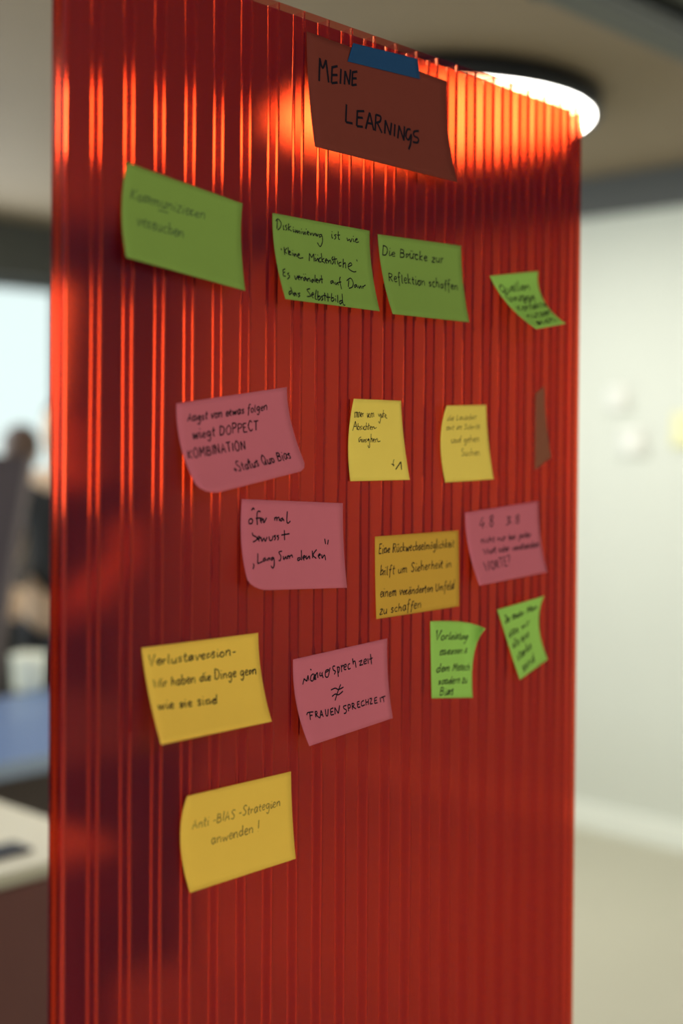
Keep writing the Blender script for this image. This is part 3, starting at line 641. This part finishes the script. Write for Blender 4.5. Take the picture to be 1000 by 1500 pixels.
def person(name, label, loc, rz, top_m, hgt=1.70, arm='bent', short=True):
    s = hgt / 1.70
    P = thing(name, label, 'person', loc, rz); P.scale = (s, s, s)
    # figure faces local -y; x to its left
    J = [(0, .02, .95, (.15, .11)), (0, .02, 1.10, (.135, .10)), (0, .02, 1.27, (.16, .11)), (0, .015, 1.38, (.13, .09)), (0, .01, 1.45, .055), (0, 0, 1.52, .052)]
    E = [(0, 1), (1, 2), (2, 3), (3, 4), (4, 5)]
    for sg in (1, -1):
        b = len(J)
        J += [(sg * .095, .02, .86, .095), (sg * .11, .0, .48, .06), (sg * .11, .03, .10, .042), (sg * .12, -.09, .045, .035)]
        E += [(0, b), (b, b + 1), (b + 1, b + 2), (b + 2, b + 3)]
        b = len(J)
        sh = (sg * .185, .02, 1.39, .055)
        if arm == 'bent': el, wr = (sg * .235, .02, 1.12, .050), (sg * .20, -.20, 1.04, .036)
        else: el, wr = (sg * .24, .03, 1.11, .040), (sg * .25, -.03, .88, .028)
        J += [sh, el, wr]; E += [(3, b), (b, b + 1), (b + 1, b + 2)]
        # hand: palm and five fingers of unequal length
        d = (Vector(wr[:3]) - Vector(el[:3])).normalized(); side = Vector((1, 0, 0)); nrm = d.cross(side).normalized()
        pc = Vector(wr[:3]) + d * .05
        J.append((*pc, (.034, .018))); E.append((b + 2, len(J) - 1)); pi = len(J) - 1
        for q, (off, ln) in enumerate(((-.028, .062), (-.010, .075), (.010, .080), (.028, .070))):
            st = pc + d * .035 + side * off; md = st + d * ln * .5 + nrm * .006; en = st + d * ln * .9 + nrm * .025
            n0 = len(J); J += [(*st, .010), (*md, .009), (*en, .0075)]; E += [(pi, n0), (n0, n0 + 1), (n0 + 1, n0 + 2)]
        st = pc - side * sg * .035 - d * .01; en = st + d * .045 - side * sg * .02
        n0 = len(J); J += [(*st, .011), (*en, .009)]; E += [(pi, n0), (n0, n0 + 1)]
    skin_mesh('body', J, E, M['skin'], P)
    # head with face
    hb = MB(); hb.ball((0, -.01, 1.60), .105, .74, .90, 1.08, 28, 20); hb.ball((0, -.03, 1.535), .062, .9, 1.0, .8)
    hb.ball((0, -.115, 1.592), .018, .8, 1.1, 1.4)
    for sg in (1, -1): hb.ball((sg * .078, .0, 1.59), .026, .35, .7, 1.2)
    hd = hb.build('head', M['skin'], P)
    for sg in (1, -1):
        e = MB().ball((sg * .031, -.092, 1.607), .012).build('eye', M['eye'], hd)
        MB().ball((sg * .031, -.101, 1.607), .0055).build('iris', M['iris'], hd)
    MB().ball((0, -.094, 1.545), .022, 1.0, .35, .3).build('mouth', M['lip'], hd)
    hr = MB(); hr.ball((0, .012, 1.632), .112, .78, .92, .86, 28, 18); hr.build('hair', M['hair'], hd)
    # clothes
    Jt = [(0, .02, .93, (.165, .125)), (0, .02, 1.10, (.15, .115)), (0, .02, 1.27, (.172, .125)), (0, .018, 1.385, (.135, .10)), (0, .012, 1.43, .065)]
    Et = [(0, 1), (1, 2), (2, 3), (3, 4)]
    for sg in (1, -1):
        b = len(Jt); Jt += [(sg * .187, .02, 1.385, .070), (sg * .215, .02, 1.24 if short else 1.12, .060)]; Et += [(3, b), (b, b + 1)]
        if not short: Jt.append((sg * .205, -.17, 1.05, .045) if arm == 'bent' else (sg * .248, -.02, .92, .045)); Et.append((b + 1, b + 2))
    skin_mesh('shirt', Jt, Et, top_m, P)
    Jl = [(0, .02, .96, (.16, .12))]; El = []
    for sg in (1, -1):
        b = len(Jl); Jl += [(sg * .095, .02, .85, .108), (sg * .11, .0, .48, .075), (sg * .11, .03, .10, .062)]; El += [(0, b), (b, b + 1), (b + 1, b + 2)]
    skin_mesh('trousers', Jl, El, M['jean'], P)
    for sg in (1, -1):
        sh = MB(); sh.ball((sg * .12, -.05, .045), .05, .95, 2.7, .9); sh.build('shoe', M['shoe'], P)
    return P
# person in black T-shirt: seen beside the sheet edge, arm bent over the desk
pa = at_depth(96, 700, 5.15)
person('person', 'person in black T-shirt with bare bent arm standing behind the desk', (pa.x, pa.y, 0), math.radians(-62), M['shirt'], 1.76)
pb = at_depth(30, 700, 5.9)
person('person', 'brown-haired person whose head shows above the dark pinboard', (pb.x, pb.y, 0), math.radians(150), M['sweater'], 1.66, arm='down', short=False)

# ------------------------------------------------------------------ paper on the far right wall
def wall_sheet(name, label, cat, u0, v0, u1, v1, m):
    a = hit(u0, v0, 0, X1 - .003); b = hit(u1, v1, 0, X1 - .003); w2, h2 = abs(a.y - b.y) / 2, abs(a.z - b.z) / 2
    t = MB(); n = 6; vs = []; 
    for i in range(n + 1):
        for j in range(2):
            vs.append((-.001 - .012 * (i / n) ** 2, (1 if j else -1) * w2, h2 - 2 * h2 * i / n))
    fs = [(2 * i, 2 * i + 1, 2 * i + 3, 2 * i + 2) for i in range(n)]
    t.add(vs, fs, True); o = t.build(name, m); o.location = (X1 - .001, (a.y + b.y) / 2, (a.z + b.z) / 2)
    s = o.modifiers.new('thickness', 'SOLIDIFY'); s.thickness = .0004; s.offset = 0
    return tag(o, label, cat)
wall_sheet('wall_note', 'pale yellow paper note on the white wall at the right frame edge', 'note', 984, 604, 1030, 655, M['note_far'])
wall_sheet('wall_paper', 'white paper on the wall just right of the red sheet', 'paper', 886, 566, 922, 602, M['paper'])
wall_sheet('wall_paper', 'white paper on the wall left of the pale yellow note, lower than the other', 'paper', 905, 628, 948, 668, M['paper'])
